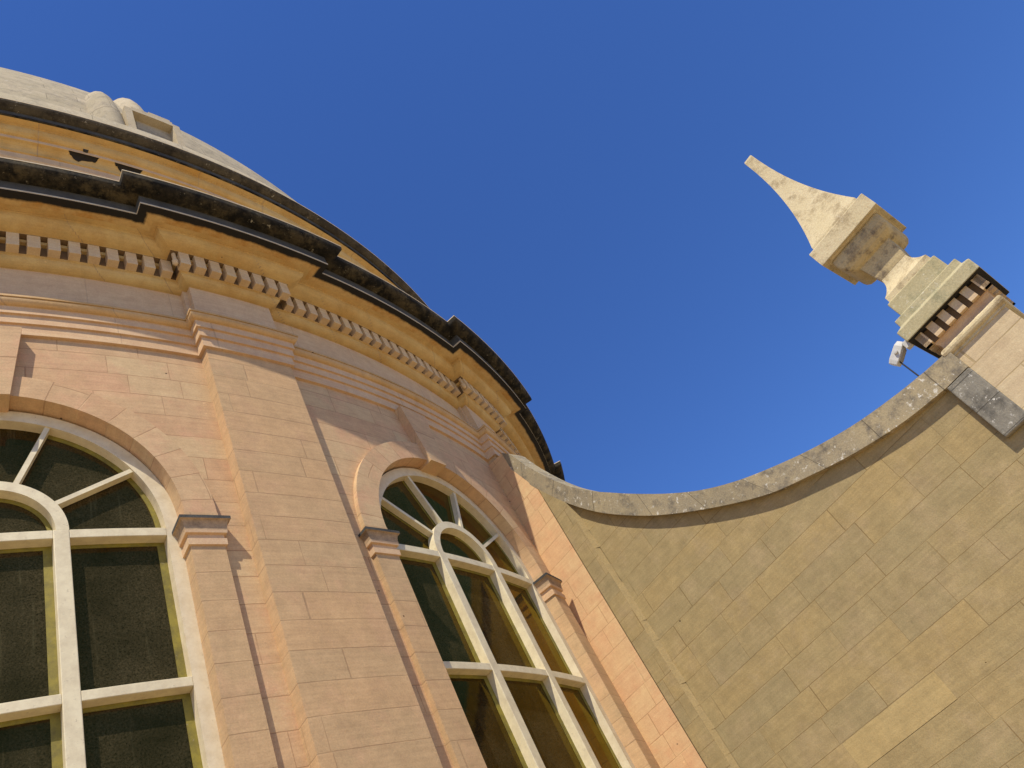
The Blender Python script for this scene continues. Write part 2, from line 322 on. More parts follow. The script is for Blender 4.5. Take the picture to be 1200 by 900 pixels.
def ring_c(mb, c, R0, R1, zc, a0, a1, n, r_in, r_out, mi=0, vlen=None):
    """arch ring on the drum; a is the angle from vertical. vlen: UV laid out as voussoirs"""
    for i in range(n):
        A, B = a0+(a1-a0)*i/n, a0+(a1-a0)*(i+1)/n
        def P(R, a, r): return cyl(c+R*sin(a)/RB, r, zc+R*cos(a))
        if vlen: va, vb = CZ+(A+200*vlen-vlen/2)/vlen*CH, CZ+(B+200*vlen-vlen/2)/vlen*CH
        else: va, vb = A*R1, B*R1
        h = R1-R0; d = r_out-r_in
        mb.face([P(R0, A, r_out), P(R1, A, r_out), P(R1, B, r_out), P(R0, B, r_out)][::-1], [(0, va), (h, va), (h, vb), (0, vb)][::-1], mi)
        mb.face([P(R0, A, r_in), P(R0, A, r_out), P(R0, B, r_out), P(R0, B, r_in)][::-1], [(-d, va), (0, va), (0, vb), (-d, vb)][::-1], mi)
        mb.face([P(R1, A, r_out), P(R1, A, r_in), P(R1, B, r_in), P(R1, B, r_out)][::-1], [(h, va), (h+d, va), (h+d, vb), (h, vb)][::-1], mi)
    for a in (a0, a1):
        mb.face([P(R0, a, r_in), P(R1, a, r_in), P(R1, a, r_out), P(R0, a, r_out)], None, mi)

PIERS = list(range(-3, 3))
def path(o, extra=None):
    """plan line of a moulding at offset o: round the bays and breaking forward over the pilasters"""
    pts = []
    ext = (W+o)/RP
    lo = TC + (PIERS[0]-0.5)*DT
    cur = lo
    for k in PIERS:
        t = TC+k*DT; a, b = t-ext, t+ext
        n = 40
        for i in range(n+1): pts.append((cur+(a-cur)*i/n, RB+o))
        if extra:
            de, dr = extra
            pts[-1] = (a-de/RP, RB+o); pts.append((a-de/RP, RB+o+dr))
            pts.append((a, RB+o+dr))
        for i in range(13): pts.append((a+(b-a)*i/12, RP+o))
        if extra:
            pts.append((b, RB+o+dr)); pts.append((b+de/RP, RB+o+dr)); b = b+de/RP
        cur = b
    hi = TC+(PIERS[-1]+0.5)*DT
    for i in range(41): pts.append((cur+(hi-cur)*i/40, RB+o))
    return pts
def moulding(mb, prof, mats=None, extra=None):
    """sweep (offset, z) profile along the breaking plan line"""
    paths = [path(o, extra) for o, z in prof]
    run = 0
    for j in range(len(prof)-1):
        z0, z1 = prof[j][1], prof[j+1][1]; p0, p1 = paths[j], paths[j+1]
        dl = sqrt((prof[j+1][0]-prof[j][0])**2+(z1-z0)**2)
        mi = mats[j] if mats else 0
        for i in range(len(p0)-1):
            (a0, ra0), (b0, rb0) = p0[i], p0[i+1]; (a1, ra1), (b1, rb1) = p1[i], p1[i+1]
            if abs(a0-b0)+abs(ra0-rb0)+abs(a1-b1)+abs(ra1-rb1) < 1e-9: continue
            u0_, u1_ = a0*RB+(ra0-RB), b0*RB+(rb0-RB)
            mb.face([cyl(a0, ra0, z0), cyl(b0, rb0, z0), cyl(b1, rb1, z1), cyl(a1, ra1, z1)],
                    [(u0_, 9.1+run), (u1_, 9.1+run), (u1_, 9.1+run+dl), (u0_, 9.1+run+dl)], mi)
        run += dl
def revolve(mb, prof, t0, t1, n, mi=0, uvr=11.8):
    run = 0
    for j in range(len(prof)-1):
        (ra, za), (rb, zb) = prof[j], prof[j+1]; dl = sqrt((rb-ra)**2+(zb-za)**2)
        for i in range(n):
            a, b = t0+(t1-t0)*i/n, t0+(t1-t0)*(i+1)/n
            mb.face([cyl(a, ra, za), cyl(b, ra, za), cyl(b, rb, zb), cyl(a, rb, zb)],
                    [(a*uvr, run), (b*uvr, run), (b*uvr, run+dl), (a*uvr, run+dl)], mi)
        run += dl
def quarter(p, q, n=6, hollow=False):
    """curved profile between two (offset, z) points, convex or hollow"""
    out = []
    for i in range(n+1):
        t = i/n*pi/2
        if hollow: x, y = 1-cos(t), sin(t)
        else: x, y = sin(t), 1-cos(t)
        out.append((p[0]+(q[0]-p[0])*x, p[1]+(q[1]-p[1])*y))
    return out
def arc_steps(t0, t1, d=0.012): return max(2, int((t1-t0)/d))

# ================================================================== SETTING
gm = MB(); S = 900
gm.face([(-S, -S, 0), (S, -S, 0), (S, S, 0), (-S, S, 0)], [(-S, -S), (S, -S), (S, S), (-S, S)])
g = gm.build('ground', 'ground'); g['kind'] = 'structure'

# ================================================================== ROTUNDA
rot = thing('domed_rotunda', 'curved pink sandstone rotunda with tall arched windows, black cornice and grey dome', 'building')
T_LO, T_HI = TC+(PIERS[0]-0.5)*DT, TC+(PIERS[-1]+0.5)*DT
RA, RO, ZA = 1.39, 1.665, 6.33     # arch inner and outer radius, centre height
S_IN, S_OUT = 1.385, 1.67
FR = 11.76                         # face of the window frames
WINS = [k-0.5 for k in range(-1, 2)]
# wall
wm = MB()
HR = 1.52; SILL = 1.2
for k in range(PIERS[0], PIERS[-1]+2):
    c = TC+(k-0.5)*DT; half = DT/2*RB
    ss = [-half+ (half-HR)*i/8 for i in range(8)] + [-HR*cos(pi*i/40) for i in range(41)] + [HR+(half-HR)*(i+1)/8 for i in range(8)]
    has = (k-0.5) in WINS
    for a, b in zip(ss, ss[1:]):
        def q(a, b, za0, zb0, za1, zb1):
            wm.face([cyl(c+a/RB, RB, za0), cyl(c+b/RB, RB, zb0), cyl(c+b/RB, RB, zb1), cyl(c+a/RB, RB, za1)],
                    [(a+c*RB, za0), (b+c*RB, zb0), (b+c*RB, zb1), (a+c*RB, za1)])
        if has and abs((a+b)/2) < HR:
            za, zb = ZA+sqrt(max(0, HR*HR-a*a)), ZA+sqrt(max(0, HR*HR-b*b))
            q(a, b, za, zb, 8.75, 8.75); q(a, b, 0, 0, SILL, SILL)
        else: q(a, b, 0, 0, 8.75, 8.75)
wm.build('wall', 'pink', rot)
# inner lining so that no daylight comes from behind
lm = MB(); revolve(lm, [(11.3, 0), (11.3, 12.0)], T_LO, T_HI, 90); lm.build('inner_wall', 'room', rot)
bk = MB(); revolve(bk, [(RB-0.02, 0), (RB-0.02, 12.3)], T_HI, T_LO+2*pi, 80); bk.build('rear_wall', 'pink', rot)

# pilasters
for k in PIERS:
    c = TC+k*DT; mb = MB(); s = W*RB/RP
    strip_c(mb, c, -s, s, 0, 8.70, RB-0.05, RP, n=10)
    mb.build('pilaster', 'pilaster', rot)

# windows with their stone surrounds
def window(c):
    # stone archivolt
    mb = MB(); vl = radians(11.28)
    ring_c(mb, c, RA, RO, ZA, -pi/2, pi/2, 64, 11.66, 11.915, vlen=vl)
    ar = mb.build('archivolt', 'pink', rot)
    mb = MB()
    prism_c(mb, [(-0.142, 7.665), (0.142, 7.665), (0.243, 8.653), (-0.243, 8.653)], c, 11.70, 11.97, uvf=lambda s, z: (s+20, CZ+0.02+(z-7.66)*0.5))
    mb.build('keystone', 'pink', ar)
    for sg in (-1, 1):
        mb = MB()
        a, b = sorted((sg*S_IN, sg*S_OUT))
        strip_c(mb, c, a, b, 0, ZA, 11.66, 11.915, n=3)
        ip = mb.build('impost_pilaster', 'pilaster', rot)
        mb = MB()
        prof = [(0.0, 5.955), (0.018, 5.958), (0.020, 6.022), (0.006, 6.026), (0.006, 6.072), (0.030, 6.076), (0.034, 6.105)] + \
               [(0.034+0.030*(1-cos(t*pi/2/5)), 6.105+0.095*sin(t*pi/2/5)) for t in range(1, 6)] + [(0.070, 6.203), (0.070, 6.236), (0.0, 6.242)]
        def loop(o): return [(c+(a-o)/RB, 11.70), (c+(a-o)/RB, 11.915+o), (c+(a+b)/2/RB, 11.915+o), (c+(b+o)/RB, 11.915+o), (c+(b+o)/RB, 11.70)]
        for (o0, z0), (o1, z1) in zip(prof, prof[1:]):
            L0, L1 = loop(o0), loop(o1)
            for i in range(4):
                mb.face([cyl(*L0[i], z0), cyl(*L0[i+1], z0), cyl(*L1[i+1], z1), cyl(*L1[i], z1)], [(i*.3, 6.25+z0-6), (i*.3+.2, 6.25+z0-6), (i*.3+.2, 6.25+z1-6), (i*.3, 6.25+z1-6)])
        for i_ in range(len(mb.f)):
            if i_//4 >= len(prof)-3: mb.mi[i_] = 2
            elif i_//4 >= 6: mb.mi[i_] = 1
        mb.build('capital', ['arch', 'capstain', 'slate'], ip)
    # timber frame: stile and head
    DPT = 0.12; ZT = 6.29; ZB = 2.0
    mb = MB()
    ring_c(mb, c, 1.275, 1.40, ZT, -pi/2, pi/2, 64, FR-DPT, FR)
    for sg in (-1, 1):
        a, b = sorted((sg*1.275, sg*1.40)); strip_c(mb, c, a, b, ZB, ZT, FR-DPT, FR, n=1)
    win = mb.build('window', 'paint_arch', rot)
    mb = MB(); strip_c(mb, c, -1.44, 1.44, SILL, ZB, 11.5, 11.92); mb.build('sill', 'pilaster', win)
    for sg in (-1, 1):
        mb = MB(); a, b = sorted((sg*0.432, sg*0.546)); strip_c(mb, c, a, b, ZB, ZT, FR-DPT, FR+0.004, n=1)
        mb.build('mullion', 'paint', win, merge=True, bevel=0.006)
    for zt, hh in ((ZT, 0.085), (4.862, 0.078), (3.434, 0.078)):
        for a, b in ((-1.275, -0.546), (-0.432, 0.432), (0.546, 1.275)):
            mb = MB(); strip_c(mb, c, a, b, zt-hh, zt, FR-DPT, FR, n=6)
            mb.build('transom', 'paint', win, merge=True, bevel=0.005)
    mb = MB(); ring_c(mb, c, 0.452, 0.546, ZT, -pi/2, pi/2, 40, FR-DPT, FR+0.002); mb.build('inner_arch', 'paint', win)
    for ang in (-57.5, -20, 20, 57.5):
        a = radians(ang); hw = 0.021; dx, dz = sin(a), cos(a); px, pz = cos(a), -sin(a)
        mb = MB()
        prism_c(mb, [(R*dx+s*px*hw, ZT+R*dz+s*pz*hw) for R, s in ((0.535, -1), (0.535, 1), (1.285, 1), (1.285, -1))], c, FR-0.085, FR-0.012, seg=5, back=True)
        mb.build('glazing_bar', 'paint', win)
    # added yellow strips: sunlit frame edge seen through amber glass, put into colour
    mb = MB(); RB_ = FR-0.094
    for a, b in ((-1.275, -0.546), (-0.432, 0.432), (0.546, 1.275)):
        for zt, zb_ in ((ZT-0.085, 4.862), (4.862-0.078, 3.434), (3.434-0.078, ZB)):
            strip_c(mb, c, b-0.062, b+.01, zb_, zt, RB_-.02, RB_, n=1)
            strip_c(mb, c, a, b-0.062, zt-0.035, zt+.01, RB_-.02, RB_, n=6)
    ring_c(mb, c, 1.23, 1.30, ZT, radians(20), radians(89), 30, RB_-.02, RB_)
    ring_c(mb, c, 0.415, 0.47, ZT, radians(10), radians(88), 30, RB_-.02, RB_)
    for ang in (-57.5, -20, 20, 57.5):
        a = radians(ang+0.0); dx, dz = sin(a), cos(a); px, pz = cos(a), -sin(a)
        mb2 = [(R*dx+o*px, ZT+R*dz+o*pz) for R, o in ((0.535, -0.045), (0.535, 0.0), (1.285, 0.0), (1.285, -0.045))]
        prism_c(mb, mb2, c, RB_-.02, RB_-.001, seg=5)
    mb.build('added_lit_strip', 'lit_rebate', win)
    # glass: one curved sheet behind the bars
    mb = MB(); RG = FR-0.10
    ss = [-1.33*cos(pi*i/48) for i in range(49)]
    for a, b in zip(ss, ss[1:]):
        za, zb = ZT+sqrt(max(0, 1.33**2-a*a)), ZT+sqrt(max(0, 1.33**2-b*b))
        mb.face([cyl(c+a/RB, RG, ZB), cyl(c+b/RB, RG, ZB), cyl(c+b/RB, RG, zb), cyl(c+a/RB, RG, za)])
    mb.build('glass', 'glass', win, smooth=False, merge=True)
    return win
for kk in WINS: window(TC+kk*DT)

# entablature
E0 = 8.652
mb = MB()
moulding(mb, [(-0.03, E0), (0.034, E0), (0.034, 8.803), (0.058, 8.803), (0.058, 8.930), (0.082, 8.930), (0.082, 9.040)])
arv = mb.build('architrave', 'arch', rot)
mb = MB(); moulding(mb, [(0.082, 9.038)] + quarter((0.088, 9.040), (0.138, 9.104), 6) + [(0.140, 9.108), (0.122, 9.110), (0.122, 9.119), (0.147, 9.121), (0.147, 9.150), (0.10, 9.152), (0.10, 9.160), (-0.02, 9.165)])
mb.build('architrave_cap', 'cap', arv)
mb = MB(); moulding(mb, [(0.0, 9.15), (0.0, 9.86)], extra=(0.05, 0.07)); mb.build('frieze', 'frieze', rot)
mb = MB()
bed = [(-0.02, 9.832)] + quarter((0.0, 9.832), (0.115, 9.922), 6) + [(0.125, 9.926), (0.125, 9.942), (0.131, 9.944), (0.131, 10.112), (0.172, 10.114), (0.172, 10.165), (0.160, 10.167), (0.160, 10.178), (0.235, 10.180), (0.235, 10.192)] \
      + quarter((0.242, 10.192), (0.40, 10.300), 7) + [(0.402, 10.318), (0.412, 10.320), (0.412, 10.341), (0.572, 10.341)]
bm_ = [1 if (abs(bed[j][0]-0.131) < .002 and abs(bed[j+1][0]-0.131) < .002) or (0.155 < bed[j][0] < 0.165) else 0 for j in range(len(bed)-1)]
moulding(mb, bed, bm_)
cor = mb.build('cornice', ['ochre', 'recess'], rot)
mb = MB()
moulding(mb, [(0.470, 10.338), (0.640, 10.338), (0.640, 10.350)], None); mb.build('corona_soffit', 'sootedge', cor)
mb = MB(); moulding(mb, [(0.640, 10.350), (0.644, 10.352), (0.644, 10.376), (0.640, 10.378)]); mb.build('drip_edge', 'edge', cor)
mb = MB(); moulding(mb, [(0.640, 10.378), (0.640, 10.530)]); mb.build('corona_face', 'slate', cor)
mb = MB(); moulding(mb, [(0.640, 10.530), (0.675, 10.531)] + quarter((0.675, 10.531), (0.826, 10.622), 8) + [(0.829, 10.672)]); mb.build('cymatium', 'black', cor)
mb = MB(); moulding(mb, [(0.829, 10.672), (0.833, 10.674), (0.833, 10.688), (0.76, 10.70), (-0.3, 10.86)]); mb.build('weathering_ledge', 'edge', cor)
# dentils, each a block of its own
def dentil_mesh(dw):
    pass
def dentil(t, r0, r1, tw, z0=9.944, z1=10.180):
    mb = MB(); j = [random.uniform(-.003, .003) for _ in range(3)]
    a, b = t-tw/2+j[0]/12, t+tw/2+j[1]/12; r1 += j[2]
    V = [[[cyl(x, r, z) for z in (z0, z1)] for r in (r0, r1)] for x in (a, b)]
    mb.face([V[0][1][0], V[1][1][0], V[1][1][1], V[0][1][1]], [(a*12, z0), (b*12, z0), (b*12, z1), (a*12, z1)])
    mb.face([V[0][0][0], V[1][0][0], V[1][1][0], V[0][1][0]])
    mb.face([V[0][0][0], V[0][1][0], V[0][1][1], V[0][0][1]]); mb.face([V[1][1][0], V[1][0][0], V[1][0][1], V[1][1][1]])
    mb.build('dentil', 'dentil', cor, merge=True, bevel=0.003)
DW = 0.0098
for i in range(-6, 9): dentil(0.0174+0.0159*i+DW/2, RB+0.12, RB+0.231, DW)
dentil(0.1449+0.0159+0.003, RB+0.12, RB+0.231, 0.0055)
for k in (0, 1):                                        # over the pilasters
    for i in range(8): dentil(k*DT+0.1578+0.01503*i+DW/2, RP+0.12, RP+0.231, DW)
for k in (0, 1):                                        # corner blocks right of the pilasters
    dentil(k*DT+0.2795, RB+0.11, RB+0.225, 0.0085)
for k in (0, 1):                                        # bays to the right of them
    for i in range(18 if k == 0 else 9): dentil(k*DT+0.2893+0.01568*i+DW/2, RB+0.12, RB+0.231, DW)
for k, sg in ((0, -1), (1, -1)):                        # small turned drops in the inner angles
    t = TC+k*DT-0.0580
    mb = MB(); cc = cyl(t, RP+0.185, 0)
    for i in range(10):
        a, b = 2*pi*i/10, 2*pi*(i+1)/10
        for (q0, z0), (q1, z1) in zip(((0.001, 9.95), (0.022, 9.952), (0.036, 9.985), (0.036, 10.03), (0.025, 10.06), (0.025, 10.17)), ((0.022, 9.952), (0.036, 9.985), (0.036, 10.03), (0.025, 10.06), (0.025, 10.17), (0.024, 10.175))):
            mb.face([cc+Vector((q0*cos(a), q0*sin(a), z0)), cc+Vector((q0*cos(b), q0*sin(b), z0)), cc+Vector((q1*cos(b), q1*sin(b), z1)), cc+Vector((q1*cos(a), q1*sin(a), z1))])
    mb.build('drop_ornament', 'dentil', cor, smooth=True, merge=True)

# attic and its cornice
A0, A1 = -pi, pi
mb = MB()
revolve(mb, [(11.62, 10.6), (11.62, 12.74), (11.66, 12.76), (11.68, 12.80), (11.68, 12.93), (11.70, 12.935)] + [(11.70+0.10*(1-cos(t)), 12.935+0.15*sin(t)) for t in (0.4, 0.8, 1.2, 1.57)]
        + [(11.805, 13.09), (11.805, 13.155)] + [(11.805+0.085*sin(t), 13.155+0.125*(1-cos(t))) for t in (0.4, 0.8, 1.2, 1.57)] + [(11.89, 13.300), (11.905, 13.302), (11.905, 13.325), (11.985, 13.327)], A0, A1, 360)
for i_, f_ in enumerate(mb.f):
    if i_//360 in (1, 2, 3, 9, 10): mb.mi[i_] = 1
att = mb.build('attic', ['ochre', 'frieze'], rot)
mb = MB(); revolve(mb, [(11.985, 13.327), (12.005, 13.330), (12.005, 13.365)], A0, A1, 360); mb.build('attic_drip', 'black', att)
mb = MB(); revolve(mb, [(12.005, 13.365), (12.005, 13.450)], A0, A1, 360); mb.build('attic_fascia', 'slate', att)
mb = MB(); revolve(mb, [(12.005, 13.450), (12.025, 13.452), (12.05, 13.462), (12.09, 13.485), (12.118, 13.515), (12.124, 13.548)], A0, A1, 360); mb.build('attic_cymatium', 'attic', att)
mb = MB(); revolve(mb, [(12.124, 13.548), (12.128, 13.550), (12.128, 13.562), (12.08, 13.57), (11.92, 13.62)], A0, A1, 360); mb.build('attic_ledge', 'edge', att)
# dome
da, db, dz0 = 11.55, 11.0, 14.15
prof = [(11.92, 13.60), (11.90, 14.29), (11.83, 14.35)]
ph0 = 0.05
while da*cos(ph0) > 11.3: ph0 += 0.005
phs = [i/60*1.5 for i in range(61)]
prof += [(da*cos(p_), dz0+db*sin(p_)) for p_ in phs if dz0+db*sin(p_) > 14.42 ]
mb = MB(); revolve(mb, prof, A0, A1, 300); dome = mb.build('dome', 'dome', rot, smooth=True, merge=True)
# dormer with its blind panel and swelling hood
def blob(mb, t0, r0_, z0, ts, rs, zs, nu=26, nv=16, pw=1.0):
    def P(i, j):
        a = -pi+2*pi*i/nu; b = pi/2*j/nv
        return cyl(t0+ts*cos(b)**pw*sin(a)/11.5, r0_+rs*cos(b)**pw*cos(a), z0+zs*sin(b))
    for i in range(nu):
        for j in range(nv):
            mb.face([P(i, j), P(i+1, j), P(i+1, j+1), P(i, j+1)], [(i*.2, j*.1), (i*.2+.2, j*.1), (i*.2+.2, j*.1+.1), (i*.2, j*.1+.1)])
dc = 0.199
mb = MB(); blob(mb, 0.199, 10.52, 14.2, 0.56, 1.05, 3.85, pw=0.75); dor = mb.build('dormer', 'dormer', rot, smooth=True, merge=True)
mb = MB(); blob(mb, 0.143, 10.68, 14.2, 0.46, 1.12, 3.0, pw=0.8); mb.build('shoulder', 'dome', dor, smooth=True, merge=True)
mb = MB(); sh = RB
def dq(s0, s1, z0, z1, ri, ro): strip_c(mb, dc, s0, s1, z0, z1, ri, ro, n=6)
dq(-0.455, -0.335, 14.2, 15.50, 11.3, 11.74); dq(0.335, 0.455, 14.2, 15.50, 11.3, 11.74); dq(-0.335, 0.335, 15.42, 15.56, 11.3, 11.74)
mb.build('dormer_frame', 'dormer', dor)
mb = MB(); strip_c(mb, dc, -0.335, 0.335, 14.2, 15.42, 11.3, 11.60, n=6); mb.build('blind_panel', 'dome', dor)
mb = MB(); strip_c(mb, dc+0.006, -0.12, 0.24, 15.585, 15.64, 11.3, 11.73, n=4); mb.build('label_moulding', 'dormer', dor)
# rainwater spouts and their soot fans on the attic
for t, zz in ((0.0985, 13.19), (0.1475, 13.25)):
    mb = MB(); c0 = cyl(t, 11.68, zz-0.02); rad = Vector((sin(t), -cos(t), 0)); tan = Vector((cos(t), sin(t), 0))
    for i in range(10):
        a, b = 2*pi*i/10, 2*pi*(i+1)/10; q = 0.036
        def R(a): return tan*(q*cos(a))+Vector((0, 0, q*sin(a)))
        mb.face([c0+R(a), c0+R(b), c0+R(b)+rad*0.16, c0+R(a)+rad*0.16]); mb.face([c0+R(a)+rad*0.16, c0+R(b)+rad*0.16, c0+rad*0.16])
    sp_ = mb.build('spout', 'dark', rot)
    mb = MB(); pts = [(-0.21, 0)]+[(-0.20*cos(x*pi/16)*(1.0 if x < 8 else 0.8), -0.13*sin(x*pi/16)**0.9*random.uniform(0.62, 1.08)) for x in range(1, 16)]+[(0.17, 0)]
    prof_at = [(11.805, 13.12), (11.80, 13.08)]
    # the fan follows the cove under the fillet
    def fanp(s, q):
        ang = 1.55+q*9; ang = max(0.0, min(1.57, ang))
        return cyl(t+s/11.7, 11.70+0.10*(1-cos(ang))+0.004, 12.935+0.15*sin(ang)-0.004)
    for (s0, q0), (s1, q1) in zip(pts, pts[1:]):
        for i in range(6):
            f0, f1 = i/6, (i+1)/6
            mb.face([fanp(s0, q0*f0), fanp(s1, q1*f0), fanp(s1, q1*f1), fanp(s0, q0*f1)])
    mb.build('soot_mark', 'stain', sp_)

# ================================================================== FLANK WALL
NX, NY = 0.9796, 0.2007
def W3(u, off, z): return Vector((NX*(7.9+off)+0.2007*u, -D+NY*(7.9+off)-0.9796*u, z))
flk = thing('flank_wall', 'olive stone wall with a concave sweeping coping, joining the rotunda to the pinnacle', 'wall')
TOP = [(-5.48, 8.534), (-5.368, 8.40), (-5.305, 8.24), (-5.213, 7.997), (-5.028, 7.598), (-4.808, 7.212), (-4.539, 6.86), (-4.298, 6.602), (-4.077, 6.375), (-3.696, 6.017), (-3.317, 5.714),
       (-2.925, 5.474), (-2.527, 5.285), (-2.037, 5.091), (-1.548, 4.946), (-1.062, 4.855), (-0.70, 4.811)]
BOT = [(-5.62, 8.34), (-5.557, 8.208), (-5.413, 7.897), (-5.253, 7.571), (-4.982, 7.066), (-4.643, 6.582), (-4.254, 6.17), (-3.862, 5.829), (-3.279, 5.417), (-2.715, 5.086), (-2.227, 4.895),
       (-1.744, 4.735), (-1.191, 4.61), (-0.70, 4.556), (-0.433, 4.556)]
def smooth_curve(pts, n):
    """Catmull-Rom resample"""
    P = [Vector((a, b)) for a, b in pts]; P = [2*P[0]-P[1]]+P+[2*P[-1]-P[-2]]
    out = []
    m = len(pts)-1
    for i in range(n+1):
        t = i/n*m; k = min(int(t), m-1); f = t-k
        p0, p1, p2, p3 = P[k:k+4]
        q = 0.5*((2*p1)+(-p0+p2)*f+(2*p0-5*p1+4*p2-p3)*f*f+(-p0+3*p1-3*p2+p3)*f**3)
        out.append((q.x, q.y))
    return out
NB = 70
tp, bt = smooth_curve(TOP, NB), smooth_curve(BOT[:-1], NB)
tp.append((-0.433, 4.794)); bt.append(BOT[-1]); tp[-2] = (-0.70, 4.811)
# wall face with courses
KL, KR = -4.985, -4.947
UR = 5.5
mb = MB()
def lowz(u):                      # height of the coping's underside at u
    for (a, za), (b, zb) in zip(bt, bt[1:]):
        if a <= u <= b: return za+(zb-za)*(u-a)/(b-a)
    return bt[0][1] if u < bt[0][0] else bt[-1][1]
us = [KR]+[x for x, z in bt if x > KR+0.02]+[-0.40]
for a, b in zip(us, us[1:]):
    za, zb = lowz(a)+0.06, lowz(b)+0.06
    mb.face([W3(a, 0, 0), W3(b, 0, 0), W3(b, 0, zb), W3(a, 0, za)], [(a, 0), (b, 0), (b, zb), (a, za)])
mb.face([W3(-0.40, 0, 0), W3(UR, 0, 0), W3(UR, 0, 3.6), W3(-0.40, 0, 3.6)], [(-.4, 0), (UR, 0), (UR, 3.6), (-.4, 3.6)])
mb.face([W3(-0.40, 0, 3.6), W3(0.3, 0, 3.6), W3(0.3, 0, 4.5), W3(-0.40, 0, 4.5)], [(-.4, 3.6), (.3, 3.6), (.3, 4.5), (-.4, 4.5)])
# back and ends
ub = [-6.2, KR]+us[1:]
for a, b in zip(ub, ub[1:]):
    za, zb = lowz(a)+0.06, lowz(b)+0.06
    mb.face([W3(b, 0.14, 0), W3(a, 0.14, 0), W3(a, 0.14, za), W3(b, 0.14, zb)], [(b, 0), (a, 0), (a, za), (b, zb)])
mb.face([W3(UR, 0.14, 0), W3(-0.4, 0.14, 0), W3(-0.4, 0.14, 3.6), W3(UR, 0.14, 3.6)])
mb.face([W3(-0.4, 0, 3.6), W3(UR, 0, 3.6), W3(UR, .14, 3.6), W3(-0.4, .14, 3.6)])
mb.face([W3(UR, 0, 0), W3(UR, .14, 0), W3(UR, .14, 3.6), W3(UR, 0, 3.6)])
mb.build('wall_face', 'flank', flk)
# one paler replacement block
# quoin strip flush with the coping
mb = MB()
CL = -5.25
n = 24
def zs(u): return lowz(u)
ua = [CL+(KL-CL)*i/6 for i in range(7)]
for a, b in zip(ua, ua[1:]):
    mb.face([W3(a, -.08, 0), W3(b, -.08, 0), W3(b, -.08, zs(b)), W3(a, -.08, zs(a))], [(a+9, 0.10), (b+9, 0.10), (b+9, zs(b)+.10), (a+9, zs(a)+.10)])
mb.build('quoin_strip', 'flank', flk)
mb = MB(); zz = [i*0.2836+0.02 for i in range(26)]
for a, b in zip(zz, zz[1:]):
    if b > 6.55: break
    j0, j1 = random.uniform(-.006, .006), random.uniform(-.006, .006)
    mb.face([W3(KL, -.08, a), W3(KR+j0, 0, a), W3(KR+j1, 0, b-.004), W3(KL, -.08, b-.004)]); mb.face([W3(KL, -.08, b-.004), W3(KR+j1, 0, b-.004), W3(KR, 0, b), W3(KL, -.08, b)])
mb.face([W3(KL, -.08, zz[23]), W3(KR, 0, zz[23]), W3(KR, 0, zs(KR)+.02), W3(KL, -.08, zs(KL))])
mb.build('mortar_fillet', 'mortar', flk)
mb = MB(); mb.face([W3(-3.818, -.003, 2.569), W3(-2.650, -.003, 2.569), W3(-2.650, -.003, 2.845), W3(-3.818, -.003, 2.845)], [(0, 0), (1.17, 0), (1.17, .276), (0, .276)])
o_ = mb.build('replacement_block', 'newblock', flk); o_['label'] = 'fresh ochre replacement stone block'
# coping
mb = MB(); run = 0
for (t0, b0), (t1, b1) in zip(zip(tp, bt), zip(tp[1:], bt[1:])):
    dl = sqrt((t1[0]-t0[0])**2+(t1[1]-t0[1])**2); U0, U1 = run, run+dl; run = U1
    f, k = -0.08, 0.20
    mb.face([W3(b0[0], f, b0[1]), W3(b1[0], f, b1[1]), W3(t1[0], f, t1[1]), W3(t0[0], f, t0[1])], [(U0, 1.2), (U1, 1.2), (U1, 1.5), (U0, 1.5)])
    mb.face([W3(t0[0], f, t0[1]), W3(t1[0], f, t1[1]), W3(t1[0], k, t1[1]), W3(t0[0], k, t0[1])], [(U0, 1.5), (U1, 1.5), (U1, 1.8), (U0, 1.8)])
    mb.face([W3(b1[0], f, b1[1]), W3(b0[0], f, b0[1]), W3(b0[0], k, b0[1]), W3(b1[0], k, b1[1])], [(U1, 1.2), (U0, 1.2), (U0, .5), (U1, .5)])
    mb.face([W3(b1[0], k, b1[1]), W3(b0[0], k, b0[1]), W3(t0[0], k, t0[1]), W3(t1[0], k, t1[1])], [(U1, 1.2), (U0, 1.2), (U0, 1.5), (U1, 1.5)])
for (t, b) in ((tp[0], bt[0]), (tp[-1], bt[-1])):
    mb.face([W3(b[0], -.08, b[1]), W3(t[0], -.08, t[1]), W3(t[0], .2, t[1]), W3(b[0], .2, b[1])])
mb.build('coping', 'coping', flk, merge=True)
# the coping turns down beside the pinnacle
def boxw(mb, u0, u1, o0, o1, z0, z1, uvo=0.0):
    P = lambda a, o, z: W3(a, o, z)
    mb.face([P(u0, o0, z0), P(u1, o0, z0), P(u1, o0, z1), P(u0, o0, z1)], [(u0+uvo, z0), (u1+uvo, z0), (u1+uvo, z1), (u0+uvo, z1)])
    mb.face([P(u1, o1, z0), P(u0, o1, z0), P(u0, o1, z1), P(u1, o1, z1)], [(u1, z0), (u0, z0), (u0, z1), (u1, z1)])
    mb.face([P(u0, o1, z0), P(u0, o0, z0), P(u0, o0, z1), P(u0, o1, z1)], [(o1+7, z0), (o0+7, z0), (o0+7, z1), (o1+7, z1)])
    mb.face([P(u1, o0, z0), P(u1, o1, z0), P(u1, o1, z1), P(u1, o0, z1)], [(o0+5, z0), (o1+5, z0), (o1+5, z1), (o0+5, z1)])
    mb.face([P(u0, o0, z1), P(u1, o0, z1), P(u1, o1, z1), P(u0, o1, z1)], [(u0, o0+1), (u1, o0+1), (u1, o1+1), (u0, o1+1)])
    mb.face([P(u0, o1, z0), P(u1, o1, z0), P(u1, o0, z0), P(u0, o0, z0)], [(u0, o1+3), (u1, o1+3), (u1, o0+3), (u0, o0+3)])
